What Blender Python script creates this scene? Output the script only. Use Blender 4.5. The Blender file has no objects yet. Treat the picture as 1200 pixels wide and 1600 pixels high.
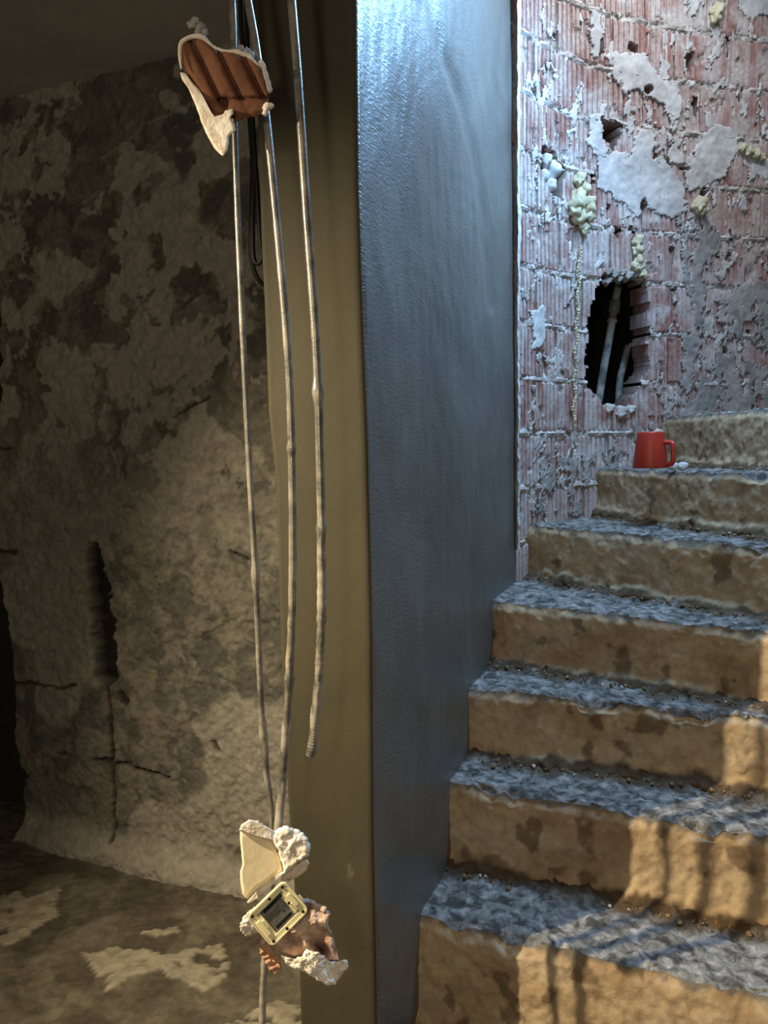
import bpy, math, random
import numpy as np
from mathutils import Matrix, Vector

# ------------------------------------------------------------------ camera, light, exposure
S = 1.15                       # plan scale
HC = 1.22                      # eye height above the floor
F = 1200.0                     # focal length in pixels of the 1200 x 1600 frame
PITCH = math.atan(100/1200.0); ROLL = math.radians(0.9)
scn = bpy.context.scene
COL = scn.collection
Fw = np.array([0, math.cos(PITCH), -math.sin(PITCH)])
U0 = np.array([0, math.sin(PITCH), math.cos(PITCH)]); R0 = np.array([1., 0, 0])
Rv = R0*math.cos(ROLL) - U0*math.sin(ROLL)
Uv = R0*math.sin(ROLL) + U0*math.cos(ROLL)
CAM = np.array([0, 0, HC])
cd = bpy.data.cameras.new('camera'); cam = bpy.data.objects.new('camera', cd); COL.objects.link(cam)
cd.sensor_fit = 'VERTICAL'; cd.sensor_height = 36.0; cd.lens = 36.0*F/1600.0
cd.clip_start = 0.02
m = Matrix.Identity(4)
for i in range(3):
    m[i][0] = Rv[i]; m[i][1] = Uv[i]; m[i][2] = -Fw[i]; m[i][3] = CAM[i]
cam.matrix_world = m
scn.camera = cam
scn.view_settings.view_transform = 'Standard'; scn.view_settings.look = 'None'
scn.view_settings.gamma = 1; scn.view_settings.use_curve_mapping = False
scn.view_settings.exposure = 0.0

w = bpy.data.worlds.new('world'); scn.world = w; w.use_nodes = True
w.node_tree.nodes['Background'].inputs[0].default_value = (0.62, 0.66, 0.72, 1)
w.node_tree.nodes['Background'].inputs[1].default_value = 0.03

def light(name, kind, loc, target, power, col, size=0.1, **kw):
    l = bpy.data.lights.new(name, kind); l.energy = power; l.color = col
    if kind == 'AREA':
        l.shape = 'RECTANGLE'; l.size = size; l.size_y = kw.pop('size_y', size)
    else:
        l.shadow_soft_size = size
    for k, v in kw.items(): setattr(l, k, v)
    o = bpy.data.objects.new(name, l); COL.objects.link(o); o.location = loc
    d = Vector(target) - Vector(loc)
    o.rotation_euler = d.to_track_quat('-Z', 'Y').to_euler()
    return o
def pl(X, Y, H):               # plan point in unscaled units, height relative to the eye
    return (X*S, Y*S, HC + H*S)
# work lamp on the left under the ceiling, aimed at the foot of the stairs
light('work_lamp', 'SPOT', pl(-1.27, .615, .64), pl(.34, 1.20, -.98), 350, (1.0, .83, .56), .012,
      spot_size=math.radians(80), spot_blend=1.0)
# added warm fill lamp, unseen behind the camera, lifting risers and walls
light('warm_fill', 'POINT', pl(-.42, -.8, .20), (0, 0, 0), 40, (1.0, .87, .68), .12)
# daylight falling down the stairwell: a skylight over the flight plus an unseen blue area light added to brighten the pier
light('stairwell_daylight', 'AREA', pl(.85, 1.85, 1.62), pl(.55, 2.0, .0), 16, (.80, .88, 1.0), .55, size_y=.5)
light('pier_blue_fill', 'AREA', pl(.74, 1.66, 1.24), pl(.02, 1.36, .30), 38, (.27, .58, 1.0), .42, size_y=.40)

# ------------------------------------------------------------------ numeric helpers
rng = np.random.default_rng(7); random.seed(7)
def _h(ix, iy, iz, seed):
    n = (ix.astype(np.int64)*374761393 + iy.astype(np.int64)*668265263 + iz.astype(np.int64)*1440662683 + seed*974634777) & 0xffffffff
    n = ((n ^ (n >> 13))*1274126177) & 0xffffffff
    n = ((n ^ (n >> 15))*2246822519) & 0xffffffff
    return ((n ^ (n >> 16)) & 0xffffff)/float(0xffffff)
def vn(P, seed=0):
    i = np.floor(P).astype(np.int64); f = P - i; f = f*f*(3-2*f)
    x, y, z = i[..., 0], i[..., 1], i[..., 2]; fx, fy, fz = f[..., 0], f[..., 1], f[..., 2]
    def L(a, b, t): return a + (b-a)*t
    c = [[[_h(x+a, y+b, z+c, seed) for c in (0, 1)] for b in (0, 1)] for a in (0, 1)]
    return L(L(L(c[0][0][0], c[1][0][0], fx), L(c[0][1][0], c[1][1][0], fx), fy),
             L(L(c[0][0][1], c[1][0][1], fx), L(c[0][1][1], c[1][1][1], fx), fy), fz)
def fbm(P, scale, octv=4, seed=0, gain=.5):
    P = np.asarray(P, float); a = 1.0; t = 0; s = 0
    for k in range(octv):
        s = s + a*(vn(P*scale + 17.3*k, seed+k)*2-1); t += a; a *= gain; scale *= 2.03
    return s/t
def sstep(a, b, x):
    t = np.clip((x-a)/(b-a), 0, 1); return t*t*(3-2*t)
def ray(px, py):
    px = np.asarray(px, float); py = np.asarray(py, float)
    return ((px-600)/F)[..., None]*Rv + ((800-py)/F)[..., None]*Uv + Fw
def unY(px, py, Y):            # point on the pixel ray at world depth Y
    d = ray(px, py); return CAM + d*(np.asarray(Y, float)/d[..., 1])[..., None]
def unplane(px, py, p0, n):
    d = ray(px, py); t = ((p0-CAM) @ n)/(d @ n); return CAM + d*t[..., None]
def proj(P):
    q = np.asarray(P) - CAM; z = q @ Fw
    return 600 + F*(q @ Rv)/z, 800 - F*(q @ Uv)/z
def inpoly(x, y, poly):
    poly = np.asarray(poly, float); r = np.zeros(x.shape, bool); n = len(poly); j = n-1
    for i in range(n):
        xi, yi = poly[i]; xj, yj = poly[j]
        c = ((yi > y) != (yj > y)) & (x < (xj-xi)*(y-yi)/((yj-yi) if yj != yi else 1e-9) + xi)
        r ^= c; j = i
    return r
def dline(x, y, pts):          # distance to a polyline and the parameter along it
    best = np.full(x.shape, 1e9); par = np.zeros(x.shape); n = len(pts)-1
    for i in range(n):
        ax, ay = pts[i]; bx, by = pts[i+1]; dx, dy = bx-ax, by-ay
        t = np.clip(((x-ax)*dx + (y-ay)*dy)/(dx*dx+dy*dy+1e-12), 0, 1)
        d = np.hypot(x-ax-t*dx, y-ay-t*dy); k = d < best
        best = np.where(k, d, best); par = np.where(k, (i+t)/n, par)
    return best, par
def cr(pts, n):                # smooth resample (Catmull-Rom)
    pts = np.asarray(pts, float); m_ = len(pts); out = []
    for k in range(n):
        t = k/(n-1)*(m_-1); i = min(int(t), m_-2); f = t-i
        p0, p1, p2, p3 = pts[max(i-1, 0)], pts[i], pts[i+1], pts[min(i+2, m_-1)]
        out.append(.5*((2*p1)+(-p0+p2)*f+(2*p0-5*p1+4*p2-p3)*f*f+(-p0+3*p1-3*p2+p3)*f**3))
    return np.array(out)

# ------------------------------------------------------------------ mesh helpers
def tag(o, label=None, cat=None, group=None, kind=None):
    if label: o['label'] = label
    if cat: o['category'] = cat
    if group: o['group'] = group
    if kind: o['kind'] = kind
    return o
def empty(name, loc, label=None, cat=None, **k):
    o = bpy.data.objects.new(name, None); COL.objects.link(o); o.location = loc; o.empty_display_size = .05
    return tag(o, label, cat, **k)
def wloc(o):
    v = Vector(o.location)
    while o.parent: o = o.parent; v += Vector(o.location)
    return v
def build(name, V, faces, mat, parent=None, attrs=None, smooth=True, mi=None):
    V = np.asarray(V, float).reshape(-1, 3)
    lo, hi = V.min(0), V.max(0); org = np.array([(lo[0]+hi[0])/2, (lo[1]+hi[1])/2, lo[2]])
    me = bpy.data.meshes.new(name)
    if isinstance(faces, np.ndarray):
        nf = len(faces); k = faces.shape[1]
        me.vertices.add(len(V)); me.vertices.foreach_set('co', (V-org).ravel())
        me.loops.add(nf*k); me.loops.foreach_set('vertex_index', faces.ravel().astype(np.int32))
        me.polygons.add(nf); me.polygons.foreach_set('loop_start', np.arange(0, nf*k, k, dtype=np.int32))
        me.update(calc_edges=True)
    else:
        me.from_pydata((V-org).tolist(), [], faces); me.update()
    me.validate()
    for mm in (mat if isinstance(mat, (list, tuple)) else [mat]): me.materials.append(mm)
    if mi is not None and len(me.polygons) == len(mi): me.polygons.foreach_set('material_index', np.asarray(mi, np.int32))
    me.polygons.foreach_set('use_smooth', [smooth]*len(me.polygons))
    for k_, a in (attrs or {}).items():
        at = me.attributes.new(k_, 'FLOAT', 'POINT'); at.data.foreach_set('value', np.asarray(a, float).ravel())
    o = bpy.data.objects.new(name, me); COL.objects.link(o)
    base = wloc(parent) if parent else Vector((0, 0, 0))
    o.location = Vector(org) - base
    if parent: o.parent = parent
    return o
def gridf(ny, nx, keep=None, off=0):
    i = np.arange(ny*nx).reshape(ny, nx)
    q = np.stack([i[:-1, :-1], i[:-1, 1:], i[1:, 1:], i[1:, :-1]], -1)
    return (q.reshape(-1, 4) if keep is None else q[keep]) + off
def grid(name, P, mat, parent=None, keep=None, attrs=None, **k):
    ny, nx = P.shape[:2]
    return build(name, P, gridf(ny, nx, keep), mat, parent, attrs, **k)
def shell(Pf, Pb, keep):       # closed solid from kept cells of a front and a back grid
    ny, nx = Pf.shape[:2]; N = ny*nx; idx = np.arange(N).reshape(ny, nx)
    fr = gridf(ny, nx, keep); bk = gridf(ny, nx, keep)[:, ::-1] + N; fs = [fr, bk]
    kp = np.zeros((ny+1, nx+1), bool); kp[1:ny, 1:nx] = keep
    c = kp[1:ny, 1:nx]
    def side(mask, a, b): fs.append(np.stack([a[mask], b[mask], b[mask]+N, a[mask]+N], -1)[:, ::-1])
    side(c & ~kp[0:ny-1, 1:nx], idx[:-1, :-1], idx[:-1, 1:])
    side(c & ~kp[2:ny+1, 1:nx], idx[1:, 1:], idx[1:, :-1])
    side(c & ~kp[1:ny, 0:nx-1], idx[1:, :-1], idx[:-1, :-1])
    side(c & ~kp[1:ny, 2:nx+1], idx[:-1, 1:], idx[1:, 1:])
    fa = np.concatenate(fs); V = np.concatenate([Pf.reshape(-1, 3), Pb.reshape(-1, 3)])
    u, inv = np.unique(fa, return_inverse=True)
    return V[u], inv.reshape(fa.shape), u
def tube(name, path, rad, mat, parent=None, ns=14, attrs=None):
    path = np.asarray(path, float); n = len(path); rad = np.broadcast_to(rad, (n,)) if np.ndim(rad) < 2 else rad
    T = np.gradient(path, axis=0); T /= np.linalg.norm(T, axis=1)[:, None]
    ref = np.array([0, 1., 0]) if abs(T[0][1]) < .8 else np.array([1., 0, 0])
    A = np.cross(T, ref); A /= np.linalg.norm(A, axis=1)[:, None]; B = np.cross(T, A)
    th = np.arange(ns)*2*math.pi/ns
    rr = rad if np.ndim(rad) == 2 else np.repeat(np.asarray(rad)[:, None], ns, 1)
    V = path[:, None] + rr[..., None]*(np.cos(th)[None, :, None]*A[:, None] + np.sin(th)[None, :, None]*B[:, None])
    i = np.arange(n*ns).reshape(n, ns); j = np.roll(i, -1, 1)
    q = np.stack([i[:-1], j[:-1], j[1:], i[1:]], -1).reshape(-1, 4).tolist()
    q.append(i[0][::-1].tolist()); q.append(i[-1].tolist())
    return build(name, V, q, mat, parent, attrs)
def ico(r=1.0):
    t = (1+5**.5)/2
    v = np.array([(-1, t, 0), (1, t, 0), (-1, -t, 0), (1, -t, 0), (0, -1, t), (0, 1, t), (0, -1, -t), (0, 1, -t), (t, 0, -1), (t, 0, 1), (-t, 0, -1), (-t, 0, 1)], float)
    v /= np.linalg.norm(v[0])
    f = [(0, 11, 5), (0, 5, 1), (0, 1, 7), (0, 7, 10), (0, 10, 11), (1, 5, 9), (5, 11, 4), (11, 10, 2), (10, 7, 6), (7, 1, 8), (3, 9, 4), (3, 4, 2), (3, 2, 6), (3, 6, 8), (3, 8, 9), (4, 9, 5), (2, 4, 11), (6, 2, 10), (8, 6, 7), (9, 8, 1)]
    return v*r, np.array(f)
def sub(v, f):
    v = list(map(tuple, v)); c = {}; nf = []
    def mid(a, b):
        k = (min(a, b), max(a, b))
        if k not in c:
            p = (np.array(v[a])+np.array(v[b]))/2; p /= np.linalg.norm(p); c[k] = len(v); v.append(tuple(p))
        return c[k]
    for a, b, d in f:
        ab, bd, da = mid(a, b), mid(b, d), mid(d, a); nf += [(a, ab, da), (b, bd, ab), (d, da, bd), (ab, bd, da)]
    return np.array(v), np.array(nf)
IV, IF = ico(); SV, SF = sub(IV, IF); SV2, SF2 = sub(SV, SF)
def clods(name, items, mat, parent=None, kind=None, hi=False, rough=.35, attrs=None):
    bv, bf = (SV2, SF2) if hi else (IV, IF); V = []; Fs = []; n = 0; A = []
    for k, (p, r, a) in enumerate(items):
        r = np.asarray(r, float)*np.ones(3); q = bv*(1+rough*fbm(bv+k*3.7, 1.6 if hi else 1.1, 3, seed=k % 50)[:, None]*1.6)*r
        V.append(q+np.asarray(p)); Fs.append(bf+n); n += len(bv); A += [a]*len(bv)
    o = build(name, np.concatenate(V), np.concatenate(Fs), mat, parent, {'mask': A}, smooth=hi)
    if kind: o['kind'] = kind
    return o

# ------------------------------------------------------------------ materials
def M(name, dark, light, scale=8, lo=.42, hi=.58, rough=.85, bump=.3, bscale=70, stretch=(1, 1, 1), acol=None, fine=.25,
      detail=8, distort=.6, spec=.3, bdist=.004, acol2=None, third=None, tscale=3, coat=0, rvar=0, bstretch=None, bdet=6):
    mt = bpy.data.materials.new(name); mt.use_nodes = True; nt = mt.node_tree; N = nt.nodes; Lk = nt.links
    b = N['Principled BSDF']; b.inputs['Roughness'].default_value = rough; b.inputs['Specular IOR Level'].default_value = spec
    if coat: b.inputs['Coat Weight'].default_value = coat; b.inputs['Coat Roughness'].default_value = .25
    g = N.new('ShaderNodeNewGeometry'); mp = N.new('ShaderNodeMapping'); mp.inputs['Scale'].default_value = stretch
    Lk.new(g.outputs['Position'], mp.inputs['Vector'])
    def noise(sc, det=6, dis=0, src=None, ro=.55):
        n = N.new('ShaderNodeTexNoise'); n.inputs['Scale'].default_value = sc; n.inputs['Detail'].default_value = det
        n.inputs['Distortion'].default_value = dis; n.inputs['Roughness'].default_value = ro
        Lk.new(src or mp.outputs['Vector'], n.inputs['Vector']); return n.outputs['Fac']
    def mr(v, a, c, x=0., y=1.):
        n = N.new('ShaderNodeMapRange'); n.inputs[1].default_value = a; n.inputs[2].default_value = c
        n.inputs[3].default_value = x; n.inputs[4].default_value = y; Lk.new(v, n.inputs[0]); return n.outputs[0]
    def mix(f, a, c, bt='MIX'):
        n = N.new('ShaderNodeMix'); n.data_type = 'RGBA'; n.blend_type = bt
        if isinstance(f, float): n.inputs[0].default_value = f
        else: Lk.new(f, n.inputs[0])
        for k, v in ((6, a), (7, c)):
            if isinstance(v, tuple): n.inputs[k].default_value = (*v, 1)
            else: Lk.new(v, n.inputs[k])
        return n.outputs[2]
    c = mix(mr(noise(scale, detail, distort), lo, hi), dark, light)
    if third: c = mix(mr(noise(tscale, 6, .8, g.outputs['Position']), .5, .64), c, third)
    if acol2:
        a = N.new('ShaderNodeAttribute'); a.attribute_name = 'mask2'; c = mix(a.outputs['Fac'], c, acol2)
    if acol:
        a = N.new('ShaderNodeAttribute'); a.attribute_name = 'mask'; c = mix(a.outputs['Fac'], c, acol)
    fv = mr(noise(bscale*.6, 5, .3, g.outputs['Position']), .3, .7, 1-fine, 1+fine)
    n = N.new('ShaderNodeVectorMath'); n.operation = 'SCALE'; Lk.new(c, n.inputs[0]); Lk.new(fv, n.inputs['Scale'])
    Lk.new(n.outputs[0], b.inputs['Base Color'])
    if rvar: Lk.new(mr(noise(scale*.7, 5, .4, g.outputs['Position']), .35, .65, rough-rvar, rough+rvar), b.inputs['Roughness'])
    if bump:
        src = g.outputs['Position']
        if bstretch:
            m2 = N.new('ShaderNodeMapping'); m2.inputs['Scale'].default_value = bstretch; Lk.new(src, m2.inputs['Vector']); src = m2.outputs['Vector']
        bp = N.new('ShaderNodeBump'); bp.inputs['Strength'].default_value = bump; bp.inputs['Distance'].default_value = bdist
        Lk.new(noise(bscale, bdet, .4, src, .65), bp.inputs['Height']); Lk.new(bp.outputs[0], b.inputs['Normal'])
    return mt
def flat(name, col, rough=.5, metal=0, bump=0, **k):
    v = tuple(min(1, c*1.1) for c in col); d = tuple(c*.88 for c in col)
    mt = M(name, d, v, scale=30, rough=rough, bump=bump, fine=.06, lo=.3, hi=.7, **k)
    mt.node_tree.nodes['Principled BSDF'].inputs['Metallic'].default_value = metal; return mt

m_wall = M('rough_wall_plaster', (.078, .075, .062), (.145, .130, .104), scale=13, lo=.46, hi=.54, rough=.9, bump=.95, bscale=75, acol=(.012, .010, .008), acol2=(.270, .248, .205), third=(.125, .115, .090), tscale=3.2, fine=.22)
m_floor = M('rough_concrete_floor', (.060, .050, .036), (.115, .099, .072), scale=7, lo=.42, hi=.6, rough=.95, bump=.5, bscale=60, acol=(.24, .21, .155), fine=.3)
m_ceil = M('painted_ceiling', (.34, .32, .28), (.40, .375, .33), scale=3, rough=.95, bump=.1, bscale=40, fine=.05)
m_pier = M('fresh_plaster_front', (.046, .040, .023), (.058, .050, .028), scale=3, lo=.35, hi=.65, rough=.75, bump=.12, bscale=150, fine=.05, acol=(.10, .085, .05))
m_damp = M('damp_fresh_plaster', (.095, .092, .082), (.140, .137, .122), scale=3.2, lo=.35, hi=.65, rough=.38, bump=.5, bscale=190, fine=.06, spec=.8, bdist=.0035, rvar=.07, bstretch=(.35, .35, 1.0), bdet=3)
m_brick = M('hollow_clay_brick', (.33, .165, .135), (.50, .42, .39), scale=15, lo=.36, hi=.60, rough=.9, bump=.35, bscale=130, stretch=(1.2, 1.2, .28), acol=(.07, .03, .025), third=(.55, .50, .47), tscale=7, fine=.25)
m_mortar = M('mortar', (.36, .32, .29), (.58, .54, .50), scale=20, rough=.95, bump=.7, bscale=90, fine=.25, acol=(.46, .36, .25))
m_gyps = M('gypsum_patch', (.50, .49, .48), (.64, .63, .61), scale=14, rough=.95, bump=.35, bscale=120, fine=.08)
m_grey = M('grey_render_patch', (.27, .25, .23), (.40, .37, .34), scale=10, rough=.95, bump=.6, bscale=80, fine=.15)
m_riser = M('clay_riser', (.36, .25, .145), (.53, .40, .25), scale=8, lo=.38, hi=.62, rough=.95, bump=.55, bscale=70, acol=(.19, .175, .15), acol2=(.085, .055, .030), third=(.50, .39, .26), tscale=5, fine=.2)
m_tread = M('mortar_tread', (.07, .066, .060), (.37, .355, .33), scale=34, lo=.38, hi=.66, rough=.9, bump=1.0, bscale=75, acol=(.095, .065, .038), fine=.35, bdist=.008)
m_rub = M('rubble', (.13, .08, .04), (.26, .165, .08), scale=40, rough=.95, bump=.4, bscale=120, acol=(.60, .56, .50))
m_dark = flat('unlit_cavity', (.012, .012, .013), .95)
m_void = flat('unlit_gap_black', (.020, .017, .012), .9)  # near-black colour standing in for an unlit space
m_foam = M('expanding_foam', (.50, .45, .28), (.64, .60, .42), scale=40, rough=.7, bump=.5, bscale=90, fine=.1)
m_cond = M('dusty_conduit', (.085, .078, .064), (.24, .215, .17), scale=22, lo=.42, hi=.62, rough=.30, bump=.25, bscale=160, spec=1.0, acol=(.38, .34, .27), fine=.2, bdist=.002, rvar=.08)
m_black = flat('black_cable', (.012, .012, .013), .45)
m_terra = M('broken_terracotta', (.14, .055, .028), (.22, .095, .05), scale=14, rough=.85, bump=.3, bscale=90, acol=(.62, .56, .47), acol2=(.05, .02, .01), fine=.12)
m_cream = M('cream_paint_face', (.88, .75, .49), (.91, .79, .53), scale=6, rough=.7, bump=.05, bscale=80, fine=.03, acol=(.72, .60, .42))
m_white = M('broken_gypsum', (.74, .63, .50), (.90, .83, .73), scale=26, rough=.9, bump=.8, bscale=110, fine=.12, bdist=.003)
m_pink = M('pinkish_rubble', (.34, .22, .16), (.58, .44, .36), scale=22, rough=.9, bump=.6, bscale=100, acol=(.80, .70, .55), acol2=(.10, .04, .02), fine=.15)
m_orange = M('orange_brick_crumb', (.46, .24, .13), (.62, .38, .25), scale=30, rough=.9, bump=.5, bscale=120)
m_ivory = flat('ivory_plastic', (.86, .77, .45), .35, spec=.5)
m_glass = M('dusty_grey_module', (.14, .135, .12), (.25, .235, .20), scale=45, rough=.3, bump=.05, spec=.6)
m_metal = flat('steel_strip', (.55, .52, .45), .3, .9)
m_red = M('red_plastic', (.46, .035, .015), (.52, .045, .02), scale=8, rough=.42, bump=.03, spec=.5, fine=.04, acol=(.60, .16, .12))
m_pipe = M('old_pipe', (.16, .155, .14), (.42, .41, .36), scale=18, rough=.6, bump=.2, fine=.15)

# ------------------------------------------------------------------ setting: left wall
A2 = np.array([math.cos(math.radians(22)), -math.sin(math.radians(22)), 0]); B2 = np.array([-A2[1], A2[0], 0])
W0 = np.array([-1.09*S, 2.10*S, 0]); WN = -B2
CEIL = HC + .90*S
def to_uz(pts):
    p = np.asarray(pts, float); q = unplane(p[:, 0], p[:, 1], W0, WN); return np.stack([(q-W0) @ A2, q[:, 2]], 1)
edge = to_uz([(-10, -250), (-6, 300), (2, 560), (4, 620), (-3, 700), (-1, 870), (10, 940), (19, 1010), (25, 1085), (22, 1150), (37, 1200), (41, 1285), (40, 1330)])
zs = np.arange(-.05, CEIL+.03, .0045); us = np.linspace(0, 1, 300)
ue = np.interp(zs, edge[::-1, 1], edge[::-1, 0]) + .008*fbm(np.stack([zs*0, zs*0, zs], -1), 22, 4)
Ug = ue[:, None] + (1.30-ue[:, None])*us[None]; Zg = np.repeat(zs[:, None], 300, 1)
P0 = W0 + Ug[..., None]*A2; P0[..., 2] = Zg
px, py = proj(P0)
jx = px + 14*fbm(P0, 14, 4, 5); jy = py + 14*fbm(P0, 14, 4, 9)
h = .012*fbm(P0, 5, 4, 1) + .009*fbm(P0, 24, 4, 2) + .0050*fbm(P0, 80, 3, 3)
rough_top = sstep(-12, 12, (np.interp(jx, [20, 90, 165, 220, 280, 400], [1068, 1075, 1055, 1030, 990, 972]) - jy))
h += rough_top*(.007 + .008*fbm(P0, 18, 4, 4))
pat = fbm(P0 + .06*fbm(P0, 6, 2, 31)[..., None], 7.5, 5, 12, .58)
up = sstep(1000, 500, py)
p2 = sstep(.03, .055, pat)*up; p2 = np.maximum(p2, up*.9*sstep(.16, .2, fbm(P0, 22, 4, 13, .6))*sstep(-.15, .1, pat))
p2 = np.maximum(p2, .6*sstep(.02, .1, fbm(P0, 3.0, 4, 40))*(1-up))
h += .003*p2
ch, cp = dline(px + 11*fbm(P0, 40, 4, 15) + 5*fbm(P0, 14, 2, 16), py, [(147, 856), (152, 905), (158, 950), (163, 1000), (168, 1050)])
cw = np.interp(cp, [0, .15, .5, 1], [8, 14, 14, 19]); chase = sstep(1.25, .7, ch/cw)
h -= .045*chase
mask = chase*1.0  # recess shade painted near-black into the chase
for pts, wd, dp in [([(168, 1050), (172, 1120), (175, 1190), (178, 1240), (183, 1310)], 3.6, .012), ([(148, 1186), (172, 1190), (200, 1196), (262, 1214)], 3.5, .014),
                    ([(22, 1066), (60, 1068), (90, 1075), (120, 1070)], 3, .01), ([(362, 862), (388, 873)], 3.5, .012), ([(190, 1085), (196, 1095)], 6, .01), ([(335, 1162), (342, 1170)], 6, .01),
                    ([(0, 700), (18, 703)], 3, .01), ([(36, 1205), (42, 1215)], 6, .01), ([(0, 862), (25, 862)], 3, .01), ([(95, 1178), (105, 1176)], 4, .008),
                    ([(330, 620), (270, 650)], 2.5, .006), ([(300, 1000), (335, 985), (380, 960)], 2, .002)]:
    d, _ = dline(px + 5*fbm(P0, 40, 3, 6), py + 5*fbm(P0, 40, 3, 7), pts); c = sstep(1.2, .4, d/wd); h -= dp*c; mask = np.maximum(mask, (.8 if dp > .005 else .3)*c)
# float marks left by the trowel, pale and slightly proud
for pts in [[(90, 180), (130, 130), (180, 112)], [(150, 260), (230, 200), (300, 165)], [(200, 340), (260, 300), (330, 262)], [(10, 420), (60, 440), (110, 455)], [(120, 330), (200, 270), (280, 200)], [(260, 500), (285, 504)], [(60, 140), (110, 115), (150, 105)]]:
    d, _ = dline(px + 3*fbm(P0, 20, 3, 8), py + 6*fbm(P0, 12, 3, 9), pts); c = sstep(2.6, .8, d)*sstep(-.3, .2, fbm(P0, 30, 3, 77)); h += .003*c; p2 = np.maximum(p2, .8*c)
foot = sstep(.11, .0, Zg - .02*fbm(P0, 12, 3, 44)); h += .05*foot**1.6; p2 = np.maximum(p2, .75*sstep(.10, .05, Zg+.03*fbm(P0, 16, 3, 45)))
P = P0 + h[..., None]*WN; P[:, 0] = P[:, 1] + B2*.25
wl = grid('wall_left', P, m_wall, attrs={'mask': mask, 'mask2': p2}); tag(wl, 'rough grey-brown plaster wall with a dark vertical chase', kind='structure')
def boxm(name, c0, c1, mat, ax=None, **k):   # box between two corners in the A2/B2 frame
    a, b = np.minimum(c0, c1), np.maximum(c0, c1); V = []
    for z in (a[2], b[2]):
        for x, y in ((a[0], a[1]), (b[0], a[1]), (b[0], b[1]), (a[0], b[1])):
            V.append((A2*x + B2*y + np.array([0, 0, z])) if ax is None else (x, y, z))
    f = [(3, 2, 1, 0), (4, 5, 6, 7), (0, 1, 5, 4), (1, 2, 6, 5), (2, 3, 7, 6), (3, 0, 4, 7)]
    return tag(build(name, V, f, mat, smooth=False), **k)
wa, wb = W0 @ A2, W0 @ B2
boxm('shade_panel_1', (wa-.9, wb+.16, 0), (wa+.05, wb+.20, 2.1), m_void, label='near-black panel for the unlit opening left of the rough wall', kind='structure')  # panel coloured as the darkness beyond the wall edge

# ------------------------------------------------------------------ floor, ceiling, shell of the room behind the camera
xs = np.linspace(-2.6, 1.6, 420); ys = np.concatenate([np.linspace(-2.2, .9, 60), np.linspace(.91, 2.75, 380)])
X, Y = np.meshgrid(xs, ys); P = np.stack([X, Y, 0*X], -1)
px, py = proj(P); px = np.where(Y < .5, -9999, px)
jx = px + 34*fbm(P, 9, 5, 21, .6); jy = py + 22*fbm(P, 9, 5, 22, .6)
mk = np.zeros(X.shape)
for poly in [[(-60, 1400), (40, 1385), (95, 1378), (92, 1415), (60, 1445), (10, 1465), (-60, 1470)], [(120, 1482), (190, 1468), (260, 1490), (345, 1470), (358, 1500), (325, 1530), (250, 1510), (165, 1538)],
             [(330, 1610), (385, 1572), (440, 1555), (560, 1600), (560, 1700), (330, 1700)], [(230, 1448), (280, 1442), (282, 1452), (240, 1458)]]:
    mk = np.maximum(mk, inpoly(jx, jy, poly)*(fbm(P, 30, 3, 61) < .35))
hz = .022*fbm(P, 3, 4, 24) + .008*fbm(P, 16, 4, 25) + .003*fbm(P, 70, 2, 26)
P[..., 2] = hz - .012 + .006*mk
fl = grid('floor', P, m_floor, attrs={'mask': mk}); tag(fl, 'dirty rubble-strewn concrete floor', kind='structure')
ca, cb = .0, 0
def slab(name, poly, z0, z1, mat, **k):
    n = len(poly); V = [(x, y, z0) for x, y in poly] + [(x, y, z1) for x, y in poly]
    f = [tuple(range(n))[::-1], tuple(range(n, 2*n))] + [(i, (i+1) % n, n+(i+1) % n, n+i) for i in range(n)]
    return tag(build(name, V, f, mat, smooth=False), **k)
farL = W0 - A2*1.2 + B2*.3; farR = W0 + A2*1.28 + B2*.05
slab('ceiling', [(-2.6, -2.2), (1.6, -2.2), (1.6, .95), (-.02, 1.32), (float(farR[0]), float(farR[1])), (float(farL[0]), float(farL[1])), (-2.6, 2.4)], CEIL, CEIL+.12, m_ceil, label='smooth grey-brown ceiling slab', kind='structure')
slab('wall_behind', [(-2.6, -2.2), (1.6, -2.2), (1.6, -2.3), (-2.6, -2.3)], -.05, CEIL+.1, m_ceil, label='plain wall behind the camera', kind='structure')
slab('wall_side', [(-2.7, -2.3), (-2.6, -2.3), (-2.6, 2.8), (-2.7, 2.8)], -.05, CEIL+.1, m_ceil, label='plain side wall of the room', kind='structure')
slab('wall_right', [(1.60, -2.3), (1.70, -2.3), (1.70, 1.45), (1.10, 1.62), (1.08, 1.54), (1.60, 1.38)], -.05, CEIL+1.3, m_grey, label='wall on the inner side of the winding stair', kind='structure')

# ------------------------------------------------------------------ middle wall (freshly plastered pier)
zs = np.arange(-.03, 3.0, .012); nz = len(zs)
fy = proj(np.stack([zs*0-.02, zs*0+1.165*S, zs], -1))[1]
cX = unY(np.interp(fy, [-400, 0, 300, 700, 1000, 1300, 1600], [551, 556, 560, 575, 582, 584, 590]), fy, fy*0+1.165*S)[:, 0]
ly = proj(np.stack([zs*0-.15*S, zs*0+1.215*S, zs], -1))[1]
lX = unY(np.interp(ly, [-400, 0, 250, 430, 640, 750, 900, 1100, 1240, 1400, 1530, 1650], [385, 395, 405, 412, 420, 432, 436, 443, 450, 461, 469, 472]), ly, ly*0+1.215*S)[:, 0]
ry = proj(np.stack([zs*0+.36*S, zs*0+2.11*S, zs], -1))[1]
rX = unY(np.interp(ry, [-400, 0, 300, 700, 900, 1600], [794, 798, 801, 806, 806, 806]), ry, ry*0+2.11*S)[:, 0]
rows = []; RB = .014
tf = np.linspace(0, 1, 26); tr = np.linspace(0, 1, 210)
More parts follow.
